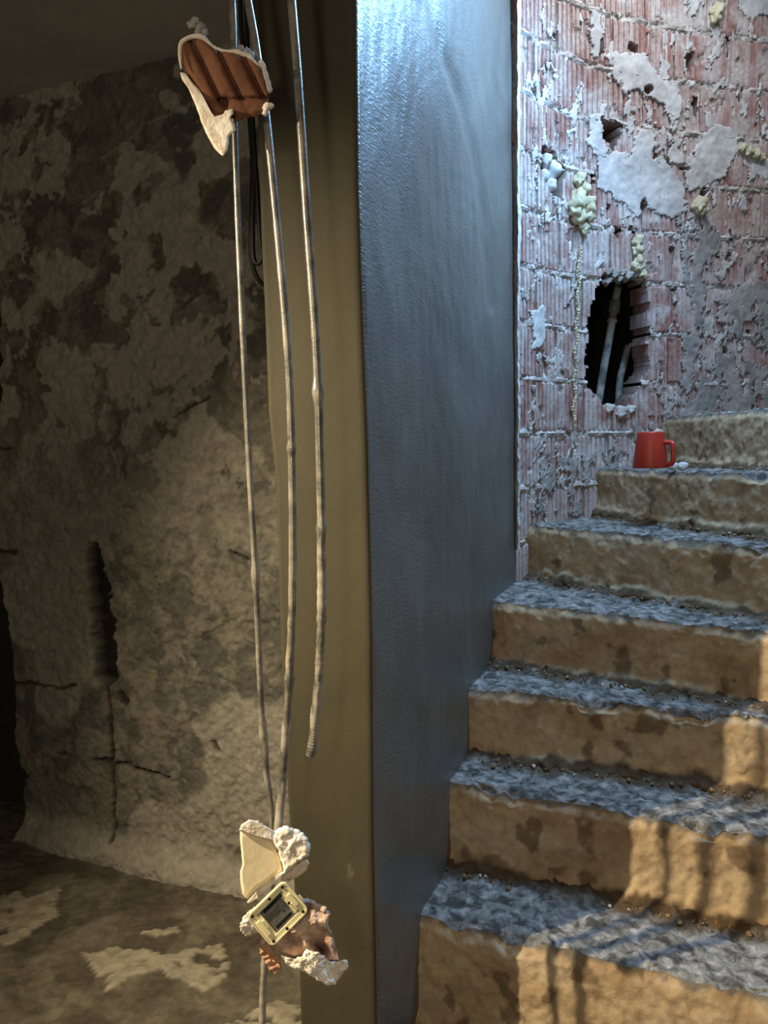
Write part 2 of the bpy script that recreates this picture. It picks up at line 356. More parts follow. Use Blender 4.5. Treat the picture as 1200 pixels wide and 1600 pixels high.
for k in range(nz):
    L = np.array([lX[k], 1.215*S]); C = np.array([cX[k], 1.165*S]); R = np.array([rX[k], 2.11*S])
    d1 = (C-L)/np.linalg.norm(C-L); d2 = (R-C)/np.linalg.norm(R-C)
    a = L + (C-d1*RB-L)*tf[:, None]; b = C+d2*RB + (R-C-d2*RB)*tr[:, None]
    t = np.linspace(0, 1, 8)[1:-1, None]; c = (1-t)**2*(C-d1*RB) + 2*t*(1-t)*C + t*t*(C+d2*RB)
    back = L + B2[:2]*.75
    rows.append(np.concatenate([[back], a, c, b, [R+d2*.10], [R+np.array([-.25, .1])]]))
XY = np.array(rows); P = np.concatenate([XY, np.repeat(zs[:, None, None], XY.shape[1], 1)], -1)
px, py = proj(P); nc = P.shape[1]; col = np.arange(nc)
side = (col > 32)[None]*np.ones((nz, 1))
n1 = np.array([d1[1], -d1[0], 0]); n2 = np.array([d2[1], -d2[0], 0])
h = (1-side)*(.0025*fbm(P, 5, 3, 50) + .001*fbm(P*[1, 1, .5], 20, 2, 51)) + side*(.007*fbm(P*[1, 1, .45], 6, 3, 52) + .0018*fbm(P*[1, 1, .6], 26, 3, 53))
d, _ = dline(px, py, [(660, -60), (672, 0), (690, 80), (718, 150), (742, 240), (757, 330), (768, 480)]); h -= side*.006*sstep(13, 0, d)
for cx_, cy_, r_ in [(690, 205, 62), (705, 420, 70), (660, 890, 34), (700, 690, 60), (655, 75, 30), (640, 560, 80)]:
    rr = np.hypot((px-cx_)*1.1, (py-cy_)*.55); ang = py < cy_+20
    h += side*ang*.0004*np.cos((rr-r_)*.42)*np.exp(-((rr-r_)/26)**2)
h[:, 0] = 0; h[:, -2:] = 0
nn = np.where(side[..., None] > .5, n2, n1); nn = np.where((col[None, :, None] >= 26) & (col[None, :, None] <= 32), (n1+n2)/1.41, nn)
P = P + h[..., None]*nn
mk = sstep(9, 5, dline(px, py, [(545, 1358), (549, 1368)])[0]*1.6)
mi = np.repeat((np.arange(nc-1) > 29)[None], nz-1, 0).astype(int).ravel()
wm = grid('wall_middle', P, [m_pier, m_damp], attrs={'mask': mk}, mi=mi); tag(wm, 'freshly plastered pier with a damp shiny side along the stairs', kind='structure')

# ------------------------------------------------------------------ brick wall of the stairwell
CP = np.array([(.295, 2.045), (.357, 2.11), (.50, 2.25), (.666, 2.355), (.93, 2.445), (1.265, 2.53), (1.75, 2.60)])*S
cc = cr(CP, 400); cl = np.concatenate([[0], np.cumsum(np.hypot(*np.diff(cc, axis=0).T))]); CLEN = cl[-1]
tx, ty = np.gradient(cc[:, 0], cl), np.gradient(cc[:, 1], cl)
def wallp(s, z, out=0.):      # s along the curve, out towards the stairs
    s = np.asarray(s, float); x = np.interp(s, cl, cc[:, 0]); y = np.interp(s, cl, cc[:, 1])
    a = np.interp(s, cl, tx); b = np.interp(s, cl, ty); L = np.hypot(a, b)
    return np.stack([x + b/L*out, y - a/L*out, z + 0*s], -1)
HOLES = [[(945, 425), (1008, 432), (1012, 470), (1014, 540), (1018, 575), (1000, 600), (985, 636), (945, 638), (928, 615), (915, 600), (914, 560), (922, 480), (935, 440)],
         [(938, 182), (968, 190), (972, 215), (958, 236), (945, 222)], [(846, 228), (872, 238), (882, 270), (880, 318), (862, 300), (846, 262)]]
SLOTS = [(1078, 95, 6, 20), (1088, 165, 5, 18), (1012, 140, 5, 9), (990, 75, 10, 8), (1022, 240, 4, 8), (1005, 322, 5, 12), (963, 360, 5, 11), (988, 358, 4, 8), (940, 75, 4, 14), (1070, 262, 9, 5), (1098, 302, 5, 7), (834, 138, 3, 10),
         (1140, 400, 4, 8), (1142, 368, 4, 9), (1052, 390, 5, 7), (1053, 455, 4, 5), (1135, 548, 6, 8), (886, 478, 3, 7), (907, 480, 4, 6), (925, 285, 4, 12), (950, 322, 4, 8), (868, 52, 3, 14), (1158, 150, 4, 12), (1185, 410, 4, 10), (1136, 70, 3, 20), (1170, 520, 4, 6), (848, 712, 4, 3), (1050, 395, 3, 6), (1120, 400, 4, 4)]
def holes(P, big_only=False, grow=0):
    x, y = proj(P); x = x + 5*fbm(P, 45, 3, 71); y = y + 6*fbm(P, 45, 3, 72); r = np.zeros(x.shape, bool)
    for h_ in HOLES:
        q = np.array(h_, float)
        if grow: q = q.mean(0) + (q-q.mean(0))*(1+grow)
        r |= inpoly(x, y, q)
    if not big_only:
        for (a, b, w_, h__) in SLOTS: r |= (((x-a)/w_)**2 + ((y-b)/h__)**2) < 1
    return r
wb_ = empty('wall_back', tuple(wallp(.0, 0.)), 'stripped hollow-brick wall of the stairwell with a hole', kind='structure')
RH, JT = .1755, .012; Z0 = HC - 1.02; nrow = 17
BT = .10
for r in range(nrow):
    z0 = Z0 + r*RH + JT; z1 = Z0 + (r+1)*RH
    s = -.13*(r % 2) - .01
    while s < CLEN - .02:
        s0 = max(s, .015); s1 = min(s + .236 + .012*math.sin(r*5.1+s*9), CLEN); s = s1 + .010
        if s1-s0 < .05: continue
        npt = max(2, int((s1-s0)/.0205)); cs = []
        for k in range(npt):
            a = s0 + (s1-s0)*k/npt; w_ = (s1-s0)/npt; cs += [(a, 1), (a+w_*.60, 1), (a+w_*.70, 0), (a+w_*.92, 0)]
        cs.append((s1, 1)); sv = np.array([c[0] for c in cs]); gv = np.array([c[1] for c in cs])
        zv = np.linspace(z0, z1, 24); Sg, Zg = np.meshgrid(sv, zv)
        base = wallp(Sg, Zg)
        off = rng.normal(0, .002)
        hh = -.0055*(1-gv)[None] + off + .0022*fbm(base, 30, 3, 73)
        chip = sstep(.28, .42, fbm(base*[1, 1, .6], 20, 3, 80+r)); hh = hh - .009*chip
        ed = np.minimum(Zg-z0, z1-Zg); hh = hh - .006*sstep(.008, 0, ed + .006*fbm(base, 60, 2, 81))
        Zj = Zg + .004*fbm(base, 35, 3, 82)*((Zg <= z0+1e-6) | (Zg >= z1-1e-6))
        Pf = wallp(Sg, Zj, hh); Pb = wallp(Sg, Zj, -BT)
        cx = (base[:-1, :-1]+base[1:, 1:]+base[1:, :-1]+base[:-1, 1:])/4
        keep = ~holes(cx)
        if keep.sum() < 6: continue
        V, fa, u = shell(Pf, Pb, keep)
        dk = np.concatenate([chip.ravel()*.35, np.ones(Pb.shape[0]*Pb.shape[1])*.7])[u]
        build('brick', V, fa, m_brick, wb_, {'mask': dk}, smooth=False)
# mortar in the joints
sg = np.arange(0, CLEN, .009); zg = np.arange(Z0-.1, Z0+nrow*RH, .009); Sg, Zg = np.meshgrid(sg, zg); base = wallp(Sg, Zg)
ph = np.abs(((Zg-Z0-JT/2) / RH + .5) % 1 - .5)*RH
bulge = sstep(.020, 0, ph + .010*fbm(base, 30, 4, 79))*sstep(-.3, .2, fbm(base, 22, 4, 74))
hh = -.010 + .015*bulge + .006*fbm(base, 50, 4, 75)
cx = base[:-1, :-1]
lowtan = sstep(HC-.10, HC-.25, Zg)
grid('mortar', wallp(Sg, Zg, hh), m_mortar, wb_, keep=~holes(cx), attrs={'mask': lowtan}, smooth=False)['kind'] = 'stuff'
# leftover plaster on the bricks
def patch(name, poly, mat, thick=.0035, jit=13, cell=.005, th=None, seed=90):
    q = np.array(poly, float); 
    Sg, Zg = np.meshgrid(np.arange(0, CLEN, cell), np.arange(HC-.35, HC+2.0, cell)); base = wallp(Sg, Zg)
    x, y = proj(base); bx = (x > q[:, 0].min()-30) & (x < q[:, 0].max()+30) & (y > q[:, 1].min()-30) & (y < q[:, 1].max()+30)
    r = np.where(bx.any(1))[0]; c = np.where(bx.any(0))[0]
    if len(r) < 3 or len(c) < 3: return
    sl = (slice(r[0], r[-1]+1), slice(c[0], c[-1]+1)); Sg, Zg, base, x, y = Sg[sl], Zg[sl], base[sl], x[sl], y[sl]
    m_ = inpoly(x+jit*fbm(base, 30, 5, seed, .62), y+jit*1.5*fbm(base*[1, 1, .7], 26, 5, seed+1, .62), q) & ~holes(base)
    if th is not None: m_ &= fbm(base*[1, 1, .45], 34, 5, seed+5, .6) > th
    keep = m_[:-1, :-1] & m_[1:, 1:]
    if keep.sum() < 4: return
    V, fa, _ = shell(wallp(Sg, Zg, thick + .003*fbm(base, 14, 3, seed+2) + .003*fbm(base, 60, 3, 3)), wallp(Sg, Zg, -.004), keep)
    return build(name, V, fa, mat, wb_)
for k, poly in enumerate([
    [(950, 85), (1005, 82), (1030, 115), (1052, 130), (1062, 160), (1058, 195), (1035, 165), (1010, 152), (968, 143), (955, 112)],
    [(926, 226), (955, 240), (985, 235), (1005, 198), (1022, 196), (1030, 245), (1055, 262), (1070, 290), (1072, 335), (1025, 335), (990, 338), (960, 312), (935, 295)],
    [(1068, 262), (1082, 255), (1102, 200), (1122, 190), (1148, 215), (1160, 235), (1145, 262), (1128, 280), (1090, 292), (1072, 300)],
    [(1045, 225), (1062, 230), (1075, 255), (1060, 262), (1044, 255)],
    [(1148, -20), (1215, -20), (1215, 32), (1165, 24)],
    [(828, 478), (852, 478), (848, 545), (833, 548)],
    [(918, 178), (940, 172), (944, 220), (952, 245), (925, 250), (918, 215)],
    [(922, 12), (938, 10), (944, 90), (926, 95)],
    [(1160, 245), (1215, 240), (1215, 275), (1170, 285)]]):
    patch('plaster_patch', poly, m_gyps, seed=90+3*k)
for k, poly in enumerate([
    [(1058, 340), (1100, 335), (1125, 380), (1105, 430), (1100, 520), (1090, 600), (1060, 640), (1062, 560), (1075, 470)],
    [(1095, 560), (1140, 545), (1215, 585), (1215, 668), (1045, 668), (1060, 640), (1090, 610)],
    [(1120, 430), (1160, 450), (1215, 430), (1215, 560), (1150, 540), (1120, 500)],
    [(850, 720), (920, 710), (1000, 650), (1050, 640), (1040, 700), (930, 735), (905, 800), (840, 815), (815, 780)]]):
    patch('render_patch', poly, m_grey, seed=140+3*k, jit=16, th=-.12 if k != 3 else .05)
patch('plaster_smear', [(820, 0), (1215, 0), (1215, 420), (1000, 400), (930, 420), (820, 380)], m_gyps, thick=.0012, seed=170, jit=12, th=.18)['kind'] = 'stuff'
patch('plaster_smear', [(1020, 400), (1215, 380), (1215, 640), (1030, 640)], m_mortar, thick=.0015, seed=180, jit=12, th=.17)['kind'] = 'stuff'
patch('plaster_smear', [(812, 400), (900, 400), (905, 800), (812, 800)], m_mortar, thick=.0015, seed=190, jit=12, th=.18)['kind'] = 'stuff'
# ragged seam of mortar where the pier meets the bricks
zz = np.arange(HC-.33, HC+2.0, .006); ww = .048 + .022*fbm(np.stack([zz, zz*0, zz*0], -1), 9, 4, 33); ww = np.where(zz > HC+.45, ww+.006, ww)
tt = np.linspace(0, 1, 7); Sg = .088 + (ww[:, None]*.75)*tt; Zg = zz[:, None]+0*tt
base = wallp(Sg, Zg); Pm = wallp(Sg, Zg, .028*(1-tt**3)[None]*np.ones((len(zz), 1)) + .005*fbm(base, 40, 3, 34) - .012*(tt == 1)[None])
grid('mortar_seam', Pm, m_gyps, wb_, smooth=False)
# foam
def onwall(x, y, out=.0):
    q = np.array([x, y]); best = None
    Sg = np.linspace(0, CLEN, 500); C = wallp(Sg, Sg*0+HC)
    xx, _ = proj(C)
    s = 0.; z = HC
    for _ in range(3):
        P_ = wallp(Sg, Sg*0+z, out); xx, yy = proj(P_); s = np.interp(x, xx, Sg); p = wallp(s, z, out)
        z = unY(np.array(x), np.array(y), p[1])[2]
    return wallp(s, z, out)
def foam(pts, name='foam'):
    clods(name, [(onwall(x, y, .012), (r*.0024, r*.0016, r*.0026), 0) for x, y, r in pts], m_foam, wb_, hi=True, rough=.75)
foam([(905, 282, 8), (910, 298, 9), (903, 312, 12), (915, 322, 11), (918, 335, 9), (907, 343, 10), (912, 357, 7), (900, 330, 8)])
foam([(996, 378, 7), (995, 392, 7), (997, 405, 7), (994, 418, 6), (1006, 428, 6), (1003, 418, 5)])
foam([(1160, 232, 5), (1170, 238, 6), (1182, 240, 6), (1190, 246, 5)])
foam([(1092, 322, 10), (1098, 330, 7)]); foam([(1120, 18, 9), (1117, 30, 7)])
foam([(906-10*t+2*math.sin(t*40), 385+280*t, 1.3+1.1*math.sin(t*57)**2) for t in np.linspace(0, 1, 60)], 'foam_drip')
clods('gypsum_lump', [(onwall(x, y, -.02), (r*.0022, r*.0018, r*.0022), 0) for x, y, r in [(852, 252, 10), (861, 268, 14), (848, 275, 9), (858, 290, 10)]], m_gyps, wb_, hi=True)
for x, y, r in [(948, 427, 8), (958, 431, 9), (970, 428, 7), (979, 433, 9), (990, 430, 8), (1000, 436, 8), (966, 438, 6), (1009, 446, 6), (948, 441, 7), (948, 640, 10), (966, 646, 13), (983, 641, 9)]:
    clods('mortar_lump', [(onwall(x, y, -.015), (r*.0022, r*.0030, r*.0017), 0)], m_mortar if y > 500 else m_grey, wb_, hi=True, rough=.6)
# cavity behind the big hole
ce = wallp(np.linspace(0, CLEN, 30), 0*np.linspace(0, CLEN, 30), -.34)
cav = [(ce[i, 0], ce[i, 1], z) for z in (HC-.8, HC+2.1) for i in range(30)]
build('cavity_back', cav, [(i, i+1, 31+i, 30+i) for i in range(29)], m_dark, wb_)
pA = [(968, 400), (966, 440), (962, 470), (955, 510), (948, 550), (941, 590), (935, 630), (930, 660)]
pp = np.array([unY(np.array(float(a)), np.array(float(b)), onwall(960, 530)[1] + .20) for a, b in pA]); pp = cr(pp, 60)
pe = empty('cavity_pipe', tuple(pp[-1]), 'old grey pipe with a collar seen inside the dark wall hole', 'pipe')
tube('pipe_shaft', pp, .0145, m_pipe, pe)
tube('pipe_collar', pp[17:22], .021, m_pipe, pe); tube('pipe_collar', pp[23:25], .0195, m_pipe, pe)
pB = cr([unY(np.array(float(a)), np.array(float(b)), onwall(980, 570)[1] + .22) for a, b in [(982, 540), (974, 572), (968, 600), (966, 660)]], 30)
tag(tube('pipe', pB, .0135, m_pipe), 'short bent second pipe lower right inside the wall hole', 'pipe')

# ------------------------------------------------------------------ winding stairs
PIV = np.array([.985, 1.37])*S
LFT = [(.00, 1.165), (.063, 1.35), (.138, 1.525), (.192, 1.672), (.262, 1.862), (.405, 2.17), (.655, 2.36), (.885, 2.44), (1.30, 2.56), (1.60, 2.60)]
RGT = [(.90, .82), (.95, .965), (.96, 1.155), (.975, 1.357), (.98, 1.365), (.985, 1.372), (.99, 1.38), (.995, 1.385), (1.0, 1.39), (1.005, 1.395)]
HT = [None, -.866, -.692, -.5385, -.381, -.2246, -.075, .080, .235]
st = empty('staircase', (float(PIV[0]), float(PIV[1]), 0.), 'worn winding stairs with clay-brown risers and grey mortar treads', 'stairs')
def dvec(P):
    return np.stack([.005*fbm(P, 10, 3, 201)+.004*fbm(P, 50, 3, 204), .008*fbm(P, 10, 4, 202)+.006*fbm(P, 50, 4, 205), .006*fbm(P, 9, 3, 203)+.0065*fbm(P, 55, 4, 206)], -1)
rub = []
for k in range(1, 9):
    L0, R0_ = np.array(LFT[k])*S, np.array(RGT[k])*S; L1, R1 = np.array(LFT[k+1])*S, np.array(RGT[k+1])*S
    dirv = (R0_-L0)/np.linalg.norm(R0_-L0); L0e = L0 - dirv*.03
    d1_ = (R1-L1)/np.linalg.norm(R1-L1); L1e = L1 - d1_*.03
    ht = HC + HT[k]*S; hb = HC + (HT[k-1]*S if k > 1 else -1.075*S)
    wlen = np.linalg.norm(R0_-L0e); nu = int(wlen/.0042); nv = 46; nt_ = 58
    u = np.linspace(0, 1, nu); line = L0e + (R0_-L0e)*u[:, None]; nrm = np.array([dirv[1], -dirv[0]])
    if nrm[1] > 0: nrm = -nrm
    st_k = empty('step', (0, 0, 0)); st_k.parent = st; st_k.location = (float(line[nu//2, 0]-PIV[0]), float(line[nu//2, 1]-PIV[1]), hb)
    v = np.linspace(0, 1, nv); V_, U_ = np.meshgrid(v, u, indexing='ij')
    P = np.zeros((nv, nu, 3)); P[..., :2] = line[None]; P[..., 2] = (hb-.02) + (ht-hb+.02)*V_
    fr = sstep(.042, 0, P[..., 2]-hb + .030*fbm(P, 14, 4, 210+k))          # crumbs banked against the foot
    out = .028*fr*(1+.5*fbm(P, 60, 3, 219)) - .008*sstep(.88, 1.0, V_) + .006*fbm(P, 7, 3, 211) + .004*fbm(P, 22, 4, 220)*1.4
    D = dvec(P); D[..., 2] *= V_; P = P + D; P[..., :2] += out[..., None]*nrm
    npk = .018*sstep(.25, .5, fbm(np.stack([U_*wlen, U_*0, U_*0+k], -1), 9, 3, 213))      # bites out of the nose
    P[..., 2] -= npk*sstep(.8, 1, V_)
    g = .9*sstep(ht-.014, ht-.004, P[..., 2] + .024*fbm(P, 34, 4, 214, .6))
    br = np.maximum(sstep(.15, .55, fr + .35*fbm(P, 30, 4, 215))*.97, .65*sstep(.30, .42, fbm(P, 16, 4, 216)))
    grid('riser', P, m_riser, st_k, attrs={'mask': g, 'mask2': br})
    top = P[-1]
    t = np.linspace(0, 1, nt_); b = L1e + (R1-L1e)*u[:, None]
    Q = np.zeros((nt_, nu, 3)); Q[..., :2] = line[None] + (b-line)[None]*t[:, None, None]; Q[..., 2] = ht
    D = dvec(Q); D[..., 2] += .004*fbm(Q, 90, 3, 217); Q = Q + D*np.where(t[:, None, None] > 0, 1, 0)
    Q[..., 2] += .004*sstep(0, .1, t)[:, None]
    wgt = sstep(.12, 0, t)[:, None, None]; Q = Q + (top-Q[0])[None]*wgt
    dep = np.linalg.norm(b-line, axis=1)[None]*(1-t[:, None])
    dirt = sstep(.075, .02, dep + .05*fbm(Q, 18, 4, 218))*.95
    Q[..., 2] += .016*sstep(.05, 0, dep)*(1+.6*fbm(Q, 50, 3, 221))
    grid('tread', Q, m_tread, st_k, attrs={'mask': dirt})
    for _ in range(190):                                                     # crumbs at the back of each tread
        a = random.random(); i = int(a*(nu-1)); dd = abs(random.gauss(0, .022)) + .008
        w_ = np.linalg.norm(b[i]-line[i])
        if w_ < .05: continue
        tt_ = max(.15, 1-dd/w_); q = line[i] + (b[i]-line[i])*tt_; r = random.choice([.002, .0025, .003, .003, .004, .006])
        rub.append(((q[0], q[1], ht+.010+r*.4), (r, r*1.2, r*.8), 1. if random.random() < .07 else 0.))
clods('rubble', rub, m_rub, st, kind='stuff')

# ------------------------------------------------------------------ conduits and cable
def conduit(pts, Y, r, lump, label, lumps=(), seed=0, n=360, name='cable_conduit'):
    q = cr(pts, n); Ys = np.interp(np.linspace(0, 1, n), np.linspace(0, 1, len(Y)), Y)*S
    P = unY(q[:, 0], q[:, 1], Ys)
    th = np.arange(14)/14*2*math.pi; Pn = P[:, None]*np.ones((1, 14, 1)) + .01*np.stack([np.cos(th), 0*th, np.sin(th)], -1)[None]
    crust = sstep(lump, lump+350, q[:, 1])[:, None]*np.ones((1, 14))
    cr_ = sstep(.0, .25, fbm(Pn*[1, 1, .45], 38, 3, 300+seed))*(.15+.85*crust)
    rad = r*(1 + .20*cr_ + .06*crust*np.sin(q[:, 1]*1.3)[:, None] + .05*crust*fbm(Pn, 90, 2, 310))
    for (ly_, lh, amt) in lumps: rad = rad + r*amt*np.exp(-((q[:, 1]-ly_)/lh)**2)[:, None]*(1+.4*fbm(Pn, 60, 2, 5))
    o = tube(name, P, rad, m_cond, None, 14, {'mask': np.clip(cr_*.75, 0, 1)})
    return tag(o, label, 'conduit', 'conduits hanging in front of the pier')
conduit([(352, -420), (357, -200), (361, -40), (365, 60), (366, 150), (368, 240), (374, 400), (383, 600), (390, 740), (397, 860), (403, 980), (408, 1100), (416, 1200), (425, 1285), (424, 1380), (416, 1470), (411, 1540), (410, 1620), (410, 1700)],
        [1.07, 1.07, 1.07, 1.07, 1.07, 1.07, 1.05, 1.05], .0049, 900, 'leftmost thin grey conduit running down behind both rubble chunks', [(10, 60, .2), (900, 15, .5), (1150, 30, .4)], 1)
conduit([(340, -420), (362, -200), (381, -40), (398, 60), (410, 140), (417, 190), (428, 300), (440, 430), (450, 560), (455, 680), (457, 800), (457, 930), (452, 1060), (445, 1170), (439, 1250), (434, 1300), (430, 1340)],
        [1.058, 1.058, 1.058, 1.058, 1.058, 1.045], .0062, 750, 'middle grey conduit bending back to the cream-faced chunk', [(700, 6, .3), (1060, 10, .35)], 2)
conduit([(430, -420), (441, -200), (452, -40), (463, 90), (470, 190), (479, 330), (490, 480), (497, 610), (500, 720), (502, 830), (503, 930), (500, 1020), (495, 1090), (490, 1140), (487, 1170), (484, 1180)],
        [1.036]*4, .0066, 640, 'rightmost grey conduit with a broken lower end in front of pier', [(612, 16, .45), (825, 8, .25), (965, 8, .25), (1168, 8, .2)], 3)
cb1 = unY(*[np.array(v) for v in zip(*[(372., -200), (376, 20), (384, 120), (391, 200), (394, 260), (393, 330), (391, 380), (395, 415), (404, 437), (414, 446)])], np.linspace(1.45, 1.50, 10)*S)
cb2 = unY(*[np.array(v) for v in zip(*[(380., -200), (386, 60), (392, 150), (398, 240), (403, 320), (407, 380), (409, 402), (403, 412), (396, 400), (395, 340), (396, 260), (390, 150)])], np.linspace(1.42, 1.44, 12)*S)
tag(tube('cable', cr(cb1, 160), .0048, m_black, None, 10), 'black cable hanging by the pier and ending in an open hook', 'cable')
tag(tube('cable', cr(cb2, 200), .0050, m_black, None, 10), 'black cable doubled back into a closed narrow loop by pier', 'cable')

# ------------------------------------------------------------------ chunks of wall caught on the conduits
def chunk(name, outline, Y, thick, mat, parent=None, hfun=None, tilt=(0, 0), N=120, K=16, jit=1.2, attrs=None, seed=0, center=None, bshift=(0, 0), bscale=.9, amp=.0012):
    q = np.array(outline, float); c = np.array(center) if center is not None else q.mean(0)
    qc = np.concatenate([q, q[:1]]); ln = np.concatenate([[0], np.cumsum(np.hypot(*np.diff(qc, axis=0).T))])
    s = np.linspace(0, ln[-1], N+1)[:-1]; o = np.stack([np.interp(s, ln, qc[:, 0]), np.interp(s, ln, qc[:, 1])], 1)
    an = np.arange(N)/N*6.283; nz_ = fbm(np.stack([np.cos(an)*3, np.sin(an)*3, an*0+seed], -1), 3, 4, 400+seed)
    o = o + (o-c)/np.linalg.norm(o-c, axis=1)[:, None]*nz_[:, None]*jit*2.2
    rr = np.linspace(0, 1, K+1)[1:]; G = c + (o-c)[None]*rr[:, None, None]
    x, y = G[..., 0], G[..., 1]
    def depth(x, y): return Y*S + tilt[0]*(x-c[0])/F + tilt[1]*(y-c[1])/F
    hf = (hfun(x, y) if hfun else 0*x) + amp*fbm(np.stack([x*.02, y*.02, x*0], -1), 6, 3, seed)
    rnd = .15*thick*sstep(.86, 1.0, rr)[:, None]
    front = unY(x, y, depth(x, y) - hf + rnd)
    layers = [front]
    for f_ in (.35, .65, 1.0):
        oo = c + np.array(bshift)*f_ + (o-c)*(1+(bscale-1)*f_**2); k_ = .004*fbm(np.stack([oo[:, 0]*.06, oo[:, 1]*.06, oo[:, 0]*0+f_*4], -1), 3, 3, seed+9)
        layers.append(unY(oo[:, 0], oo[:, 1], depth(oo[:, 0], oo[:, 1]) + thick*f_ + k_)[None])
    bc = c + np.array(bshift)
    V = np.concatenate([unY(np.array([c[0]]), np.array([c[1]]), np.array([Y*S - (float(hfun(np.array(c[0]), np.array(c[1]))) if hfun else 0)]))] + [l.reshape(-1, 3) for l in layers] + [unY(np.array([bc[0]]), np.array([bc[1]]), np.array([Y*S+thick]))])
    R_ = K+3; fs = [(0, 1+(j+1) % N, 1+j) for j in range(N)]
    for k in range(R_-1):
        a = 1+k*N; b = a+N; fs += [(a+j, a+(j+1) % N, b+(j+1) % N, b+j) for j in range(N)]
    a = 1+(R_-1)*N; e = len(V)-1; fs += [(a+j, a+(j+1) % N, e) for j in range(N)]
    X_, Y_ = proj(V); at = {}
    for kk, fn in (attrs or {}).items(): at[kk] = fn(X_, Y_, np.concatenate([[0], np.repeat(np.arange(R_), N), [R_]]), K)
    return build(name, V, fs, mat, parent, at)
# upper chunk: hollow terracotta tile with plaster on its back
t1 = empty('wall_chunk', tuple(unY(np.array(350.), np.array(240.), np.array(1.0*S))), 'broken terracotta tile with plaster tail caught high on the conduits', 'rubble')
def gro(x, y):
    a = (x*.90 - y*.44)
    t = ((a-241)/31.) % 1.0
    v = -.010*np.exp(-((np.minimum(t, 1-t))/.14)**2) + .004*np.sin(t*math.pi)
    low = sstep(-3, 2, y - (158 - .06*(x-350)))
    return v*(1-.85*low) - .006*np.exp(-((y-(156-.05*(x-350)))/3.)**2)*(x > 340) - .014*np.exp(-(((x-352)/7.)**2+((y-160)/9.)**2))
chunk('tile', [(284, 66), (300, 60), (318, 62), (332, 74), (350, 81), (372, 84), (392, 93), (406, 108), (413, 130), (420, 152), (419, 177), (400, 182), (385, 184), (370, 191), (356, 178), (336, 181), (318, 158), (298, 122), (285, 108), (283, 88)], 1.02, .030, m_terra, t1, gro, tilt=(-.25, .20), N=200, K=34, jit=.9,
      attrs={'mask': lambda x, y, r, K: (r >= K).astype(float)*.3, 'mask2': lambda x, y, r, K: np.clip(-gro(x, y)/.012, 0, 1)*.55*(r < K)}, seed=1, center=(350, 128))
def strip(name, pts, Y, w, mat, parent, th=.02, seed=0, lift=.004):
    n = 90; q = cr(pts, n); P = unY(q[:, 0], q[:, 1], np.full(n, Y*S)-lift)
    an = np.arange(12)/12*6.283; Pn = P[:, None] + .006*np.stack([np.cos(an), an*0, np.sin(an)], -1)[None]
    taper = np.minimum(1, 8*np.minimum(np.linspace(0, 1, n), 1-np.linspace(0, 1, n))+.3)[:, None]
    return tube(name, P, (w*taper*(1+.5*fbm(Pn, 90, 3, seed)+1.1*fbm(Pn, 35, 3, seed+1))), mat, parent, 12)
strip('plaster_edge', [(283, 108), (281, 85), (284, 66), (300, 58), (318, 60), (333, 73), (350, 80), (370, 82), (390, 90), (404, 103)], 1.02, .0027, m_white, t1, seed=3, lift=.002)
strip('plaster_edge', [(404, 97), (412, 105), (415, 120), (418, 135), (421, 145)], 1.02, .0055, m_white, t1, seed=5, lift=.002)
chunk('plaster_tail', [(282, 114), (289, 113), (300, 128), (312, 140), (322, 165), (335, 181), (350, 178), (352, 172), (364, 170), (365, 178), (360, 182), (367, 195), (368, 204), (358, 212), (355, 235), (349, 245), (335, 232), (318, 200), (306, 165), (294, 138), (284, 124)], 1.01, .016, m_white, t1, tilt=(-.1, -.25), seed=2, jit=.7, center=(340, 195))
clods('mortar_crumb', [(unY(np.array(float(x)), np.array(float(y)), np.array(1.03*S)), r*.001, 0) for x, y, r in [(304, 36, 7), (313, 45, 7.5), (320, 50, 5), (298, 40, 5), (310, 54, 6)]], m_mortar, t1, hi=True)
clods('mortar_crumb', [(unY(np.array(float(x)), np.array(float(y)), np.array(1.01*S)), r*.001, 0) for x, y, r in [(417, 168, 6), (423, 166, 4), (414, 176, 4)]], m_white, t1, hi=True)
clods('mortar_crumb', [(unY(np.array(float(x)), np.array(float(y)), np.array(1.035*S)), r*.001, 0) for x, y, r in [(375, 78, 6), (385, 82, 6), (392, 86, 5)]], m_mortar, t1, hi=True)
# lower chunk with the smooth cream face
t2 = empty('wall_chunk', tuple(unY(np.array(420.), np.array(1400.), np.array(1.0*S))), 'plaster chunk with smooth cream painted face above the socket frame', 'rubble')
chunk('painted_face', [(375, 1299), (386, 1300), (402, 1307), (424, 1313), (430, 1322), (438, 1345), (441, 1360), (420, 1378), (402, 1388), (386, 1406), (379, 1398), (376, 1380), (375, 1362), (379, 1350), (377, 1330), (375, 1312)], .995, .014, m_cream, t2, tilt=(.40, -.28), jit=.3, seed=3, amp=.0002,
      attrs={'mask': lambda x, y, r, K: ((r >= K-1)*.5)})
chunk('broken_edge', [(374, 1297), (378, 1288), (388, 1281), (402, 1282), (414, 1290), (427, 1298), (428, 1314), (402, 1308), (386, 1302)], 1.0, .016, m_white, t2, tilt=(.35, -.3), seed=4, jit=.8)
chunk('broken_edge', [(424, 1308), (432, 1296), (443, 1290), (456, 1293), (470, 1298), (481, 1310), (485, 1325), (483, 1336), (470, 1345), (455, 1357), (444, 1366), (441, 1350), (432, 1325)], 1.005, .030, m_white, t2, tilt=(.2, -.25), seed=5, jit=1.3, hfun=lambda x, y: .006*fbm(np.stack([x*.08, y*.08, x*0], -1), 1, 3, 77))
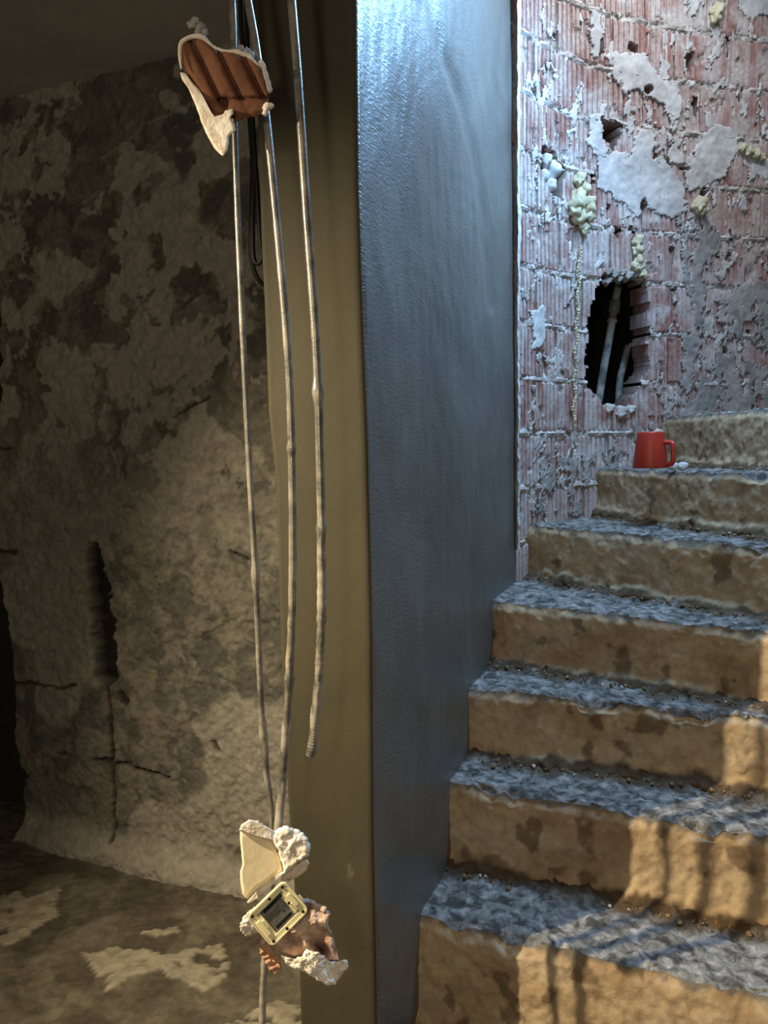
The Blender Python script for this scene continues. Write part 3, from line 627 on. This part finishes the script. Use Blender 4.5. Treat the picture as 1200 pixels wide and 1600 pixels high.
chunk('broken_edge', [(478, 1342), (484, 1348), (480, 1360), (466, 1370), (452, 1376), (438, 1376), (446, 1362), (462, 1350)], 1.02, .022, m_pink, t2, seed=6, jit=.8, attrs={'mask': lambda x, y, r, K: 0*x+.7, 'mask2': lambda x, y, r, K: 0*x})
chunk('plaster_underside', [(386, 1409), (398, 1396), (416, 1380), (440, 1362), (446, 1362), (430, 1380), (404, 1404), (388, 1412)], 1.0, .016, m_white, t2, seed=7, jit=.2)
strip('crack_line', [(378, 1357), (386, 1354), (392, 1352)], .995, .0004, m_dark, t2, lift=.0012)
# socket mounting frame
t3 = empty('socket_frame', tuple(unY(np.array(430.), np.array(1479.), np.array(.95*S))), 'ivory plastic socket mounting frame tilted among the hanging rubble', 'socket')
cF = unY(np.array(434.5), np.array(1427.5), np.array(.975*S)); kx = .975*S/F
ang = math.radians(52.5)
ex = np.array([math.cos(ang), .30*math.cos(ang)-.22*math.sin(ang), -math.sin(ang)]); ez = np.array([math.sin(ang), .30*math.sin(ang)+.22*math.cos(ang), math.cos(ang)])   # ex: top->right side, ez: bottom-left -> up-right
yv = np.array([-.30, 1, -.22]); yv /= np.linalg.norm(yv)
def fp(u, v, d=0.): return cF + ex*u*kx + ez*v*kx + yv*d
def rrect(w_, h_, r, n=6):
    o = []
    for (sx, sy, a0) in ((1, 1, 0), (-1, 1, 90), (-1, -1, 180), (1, -1, 270)):
        for k in range(n): a = math.radians(a0+90*k/(n-1)); o.append((sx*(w_-r)+r*math.cos(a), sy*(h_-r)+r*math.sin(a)))
    return o
def ring(name, outer, inner, d0, d1, mat, parent):
    n = len(outer); V = [fp(*p, d0) for p in outer]+[fp(*p, d0) for p in inner]+[fp(*p, d1) for p in outer]+[fp(*p, d1) for p in inner]; f = []
    for i in range(n):
        j = (i+1) % n; f += [(i, j, n+j, n+i), (2*n+j, 2*n+i, 3*n+i, 3*n+j), (j, i, 2*n+i, 2*n+j), (n+i, n+j, 3*n+j, 3*n+i)]
    return build(name, V, f, mat, parent, smooth=False)
def plate(name, o, d0, d1, mat, parent):
    n = len(o); V = [fp(*p, d0) for p in o]+[fp(*p, d1) for p in o]
    return build(name, V, [tuple(range(n)), tuple(range(n, 2*n))[::-1]]+[((i+1) % n, i, n+i, n+(i+1) % n) for i in range(n)], mat, parent, smooth=False)
def rc(cx, cy, w_, h_): return [(cx-w_, cy-h_), (cx+w_, cy-h_), (cx+w_, cy+h_), (cx-w_, cy+h_)]
def circ(cx, cy, r, n=14): return [(cx+r*math.cos(6.283*k/n), cy+r*math.sin(6.283*k/n)) for k in range(n)]
ring('frame', rrect(32.5, 37, 9), rrect(23, 25.5, 1.5), 0, .007, m_ivory, t3)
ring('frame_rim', rrect(32.9, 37.4, 9), rrect(30.8, 35.3, 8), -.0012, .004, m_ivory, t3)
plate('module_plate', rc(0, 0, 22.9, 25.4), .004, .010, m_glass, t3)
plate('module_bar', rc(0, 28.5, 11, 3.2), -.0022, .0, m_ivory, t3); plate('module_bar', rc(0, -28.5, 14, 3.4), -.0022, .0, m_ivory, t3)
plate('side_bracket', rc(0, 22, 20, 3.5), .001, .006, m_ivory, t3); plate('side_bracket', rc(2, -22.5, 22, 3), .001, .006, m_ivory, t3)
plate('slot', rc(-17.5, 0, 2.2, 15), .003, .0042, m_dark, t3); plate('slot', rc(17, 0, 3, 15), .003, .0042, m_dark, t3); plate('slot', rc(-19, 16, 3, 5), .000, .0022, m_dark, t3)
plate('metal_strip', rc(-14, 0, 1.0, 20), .002, .0036, m_metal, t3); plate('metal_strip', rc(-10.5, 0, .8, 20), .002, .0036, m_metal, t3); plate('metal_strip', rc(20.7, 0, .8, 20), .002, .0036, m_metal, t3)
for u_, v_ in ((-27, 29), (27, 29), (-27, -30), (27, -30), (-28, 4), (28, -4), (0, 21.5)):
    plate('screw_hole', circ(u_, v_, 2.3), -.0016, -.0006, m_dark, t3)
for k in range(5):
    plate('rib', rc(-9+k*3, -24.5, .5, 3), -.001, .001, m_ivory, t3); plate('rib', rc(4+k*3, 24.5, .5, 3), -.001, .001, m_ivory, t3)
plate('side_tab', rc(8, 38.5, 4, 2.5), .001, .005, m_ivory, t3)
# rubble block under the frame
t4 = empty('wall_chunk', tuple(unY(np.array(480.), np.array(1540.), np.array(1.0*S))), 'pinkish broken brick lump with pale gypsum base below the socket frame', 'rubble')
nb = lambda x, y: .010*fbm(np.stack([x*.05, y*.05, x*0+3], -1), 1, 4, 60) + .004
chunk('brick_core', [(440, 1400), (462, 1404), (480, 1403), (498, 1412), (508, 1416), (516, 1428), (513, 1444), (520, 1462), (526, 1482), (530, 1500), (512, 1512), (470, 1503), (445, 1492), (424, 1478), (418, 1450)], 1.02, .040, m_pink, t4, lambda x, y: 1.4*nb(x, y) - .022*np.exp(-(((x-503)*.8+(y-1480)*.6)/18.)**2-(((x-503)*-.6+(y-1480)*.8)/7.)**2), seed=8, jit=1.5, K=24, N=160,
      attrs={'mask': lambda x, y, r, K: .6*sstep(6, 3, dline(x, y, [(508, 1418), (514, 1430), (510, 1446)])[0]) , 'mask2': lambda x, y, r, K: .75*np.exp(-(((x-503)*.8+(y-1480)*.6)/20.)**2-(((x-503)*-.6+(y-1480)*.8)/8.)**2)})
chunk('gypsum_base', [(440, 1493), (450, 1500), (470, 1494), (480, 1484), (500, 1490), (516, 1502), (530, 1503), (540, 1499), (546, 1508), (536, 1522), (524, 1538), (514, 1541), (500, 1534), (484, 1524), (462, 1514), (447, 1506)], .998, .026, m_white, t4, lambda x, y: .008*fbm(np.stack([x*.12, y*.12, x*0+3], -1), 1, 5, 61, .65), tilt=(.15, -.45), seed=9, jit=1.6, K=22, N=160, amp=.002)
for x, y, r in [(506, 1421, 5), (510, 1431, 6), (507, 1440, 4)]: clods('gypsum_crumb', [(unY(np.array(float(x)), np.array(float(y)), np.array(1.015*S)), r*.001, 0)], m_pink, t4, hi=True)
t5 = empty('wall_chunk', tuple(unY(np.array(395.), np.array(1462.), np.array(1.0*S))), 'small pale gypsum lump left of the socket frame', 'rubble')
chunk('gypsum_lump', [(374, 1448), (378, 1436), (388, 1424), (398, 1416), (412, 1424), (414, 1446), (404, 1458), (392, 1462), (384, 1463), (376, 1456)], 1.0, .024, m_white, t5, nb, seed=10, jit=1.4)
for x, y, r in [(400, 1462, 8), (410, 1470, 7)]: clods('gypsum_crumb', [(unY(np.array(float(x)), np.array(float(y)), np.array(1.015*S)), r*.001, 0)], m_pink, t5, hi=True)
t6 = empty('wall_chunk', tuple(unY(np.array(425.), np.array(1520.), np.array(1.0*S))), 'small ribbed orange brick fragment hanging lowest on the left', 'rubble')
chunk('brick_fragment', [(407, 1474), (420, 1472), (428, 1485), (438, 1500), (440, 1514), (432, 1523), (421, 1516), (412, 1500), (406, 1488)], 1.02, .018, m_orange, t6, lambda x, y: .0012*np.sin((y*.8+x*.35)*.75+2*fbm(np.stack([x*.1, y*.1, x*0], -1), 1, 2, 5))+.003*fbm(np.stack([x*.15, y*.15, x*0], -1), 1, 3, 6), seed=11, jit=.9, K=24)

# ------------------------------------------------------------------ red mug upside down on the step
zt = HC - .075*S + .013
c0 = unplane(np.array([1016.]), np.array([731.]), np.array([0, 0, zt]), np.array([0, 0, 1.]))[0]
if c0[1] > 2.30*S or c0[1] < 1.9*S:
    c0 = unY(np.array(1016.), np.array(731.), np.array(2.12*S)); c0[2] = zt
kp = c0[1]/F
mug = empty('mug', tuple(c0), 'red plastic mug turned upside down on an upper step', 'mug')
def lathe(name, prof, mat, parent, c, n=40):
    V = []; f = []
    for r, z in prof: V += [(c[0]+r*math.cos(6.2832*k/n), c[1]+r*math.sin(6.2832*k/n), c[2]+z) for k in range(n)]
    m_ = len(prof)
    for i in range(m_-1): f += [(i*n+k, i*n+(k+1) % n, (i+1)*n+(k+1) % n, (i+1)*n+k) for k in range(n)]
    f.append(tuple(range(n))[::-1]); f.append(tuple(range((m_-1)*n, m_*n)))
    return build(name, V, f, mat, parent)
r0, r1, hh = 26*kp, 20*kp, 56*kp
lathe('body', [(r0*.9, .02), (r0*.97, .0), (r0, .0), (r0*1.0, .004), (r0*1.01, .006), (r1*1.02, hh-.006), (r1*.99, hh-.002), (r1*.94, hh), (r1*.8, hh), (r1*.78, hh-.004)], m_red, mug, c0)
hp = cr([(r1*.8, -.03, hh*.70), (r0*.95, -.045, hh*.68), (r0*.99, -.05, hh*.58), (r0*1.0, -.05, hh*.25), (r0*.95, -.045, hh*.12), (r0*.8, -.03, hh*.10)], 40)
tube('handle', hp + c0, .0075, m_red, mug, 12)
for lb, items in (('pale stone chip beside the red mug', [(1052, 731, 5.5)]), ('white crumb farther right of the mug on the step', [(1066, 731, 6)])):
    x, y, r = items[0]; p = unY(np.array(float(x)), np.array(float(y)), np.array(c0[1])); p[2] = zt + .003
    tag(clods('stone_chip', [(p, (r*kp*1.5, r*kp, r*kp), 0)], m_gyps, None, hi=True), lb, 'stone')
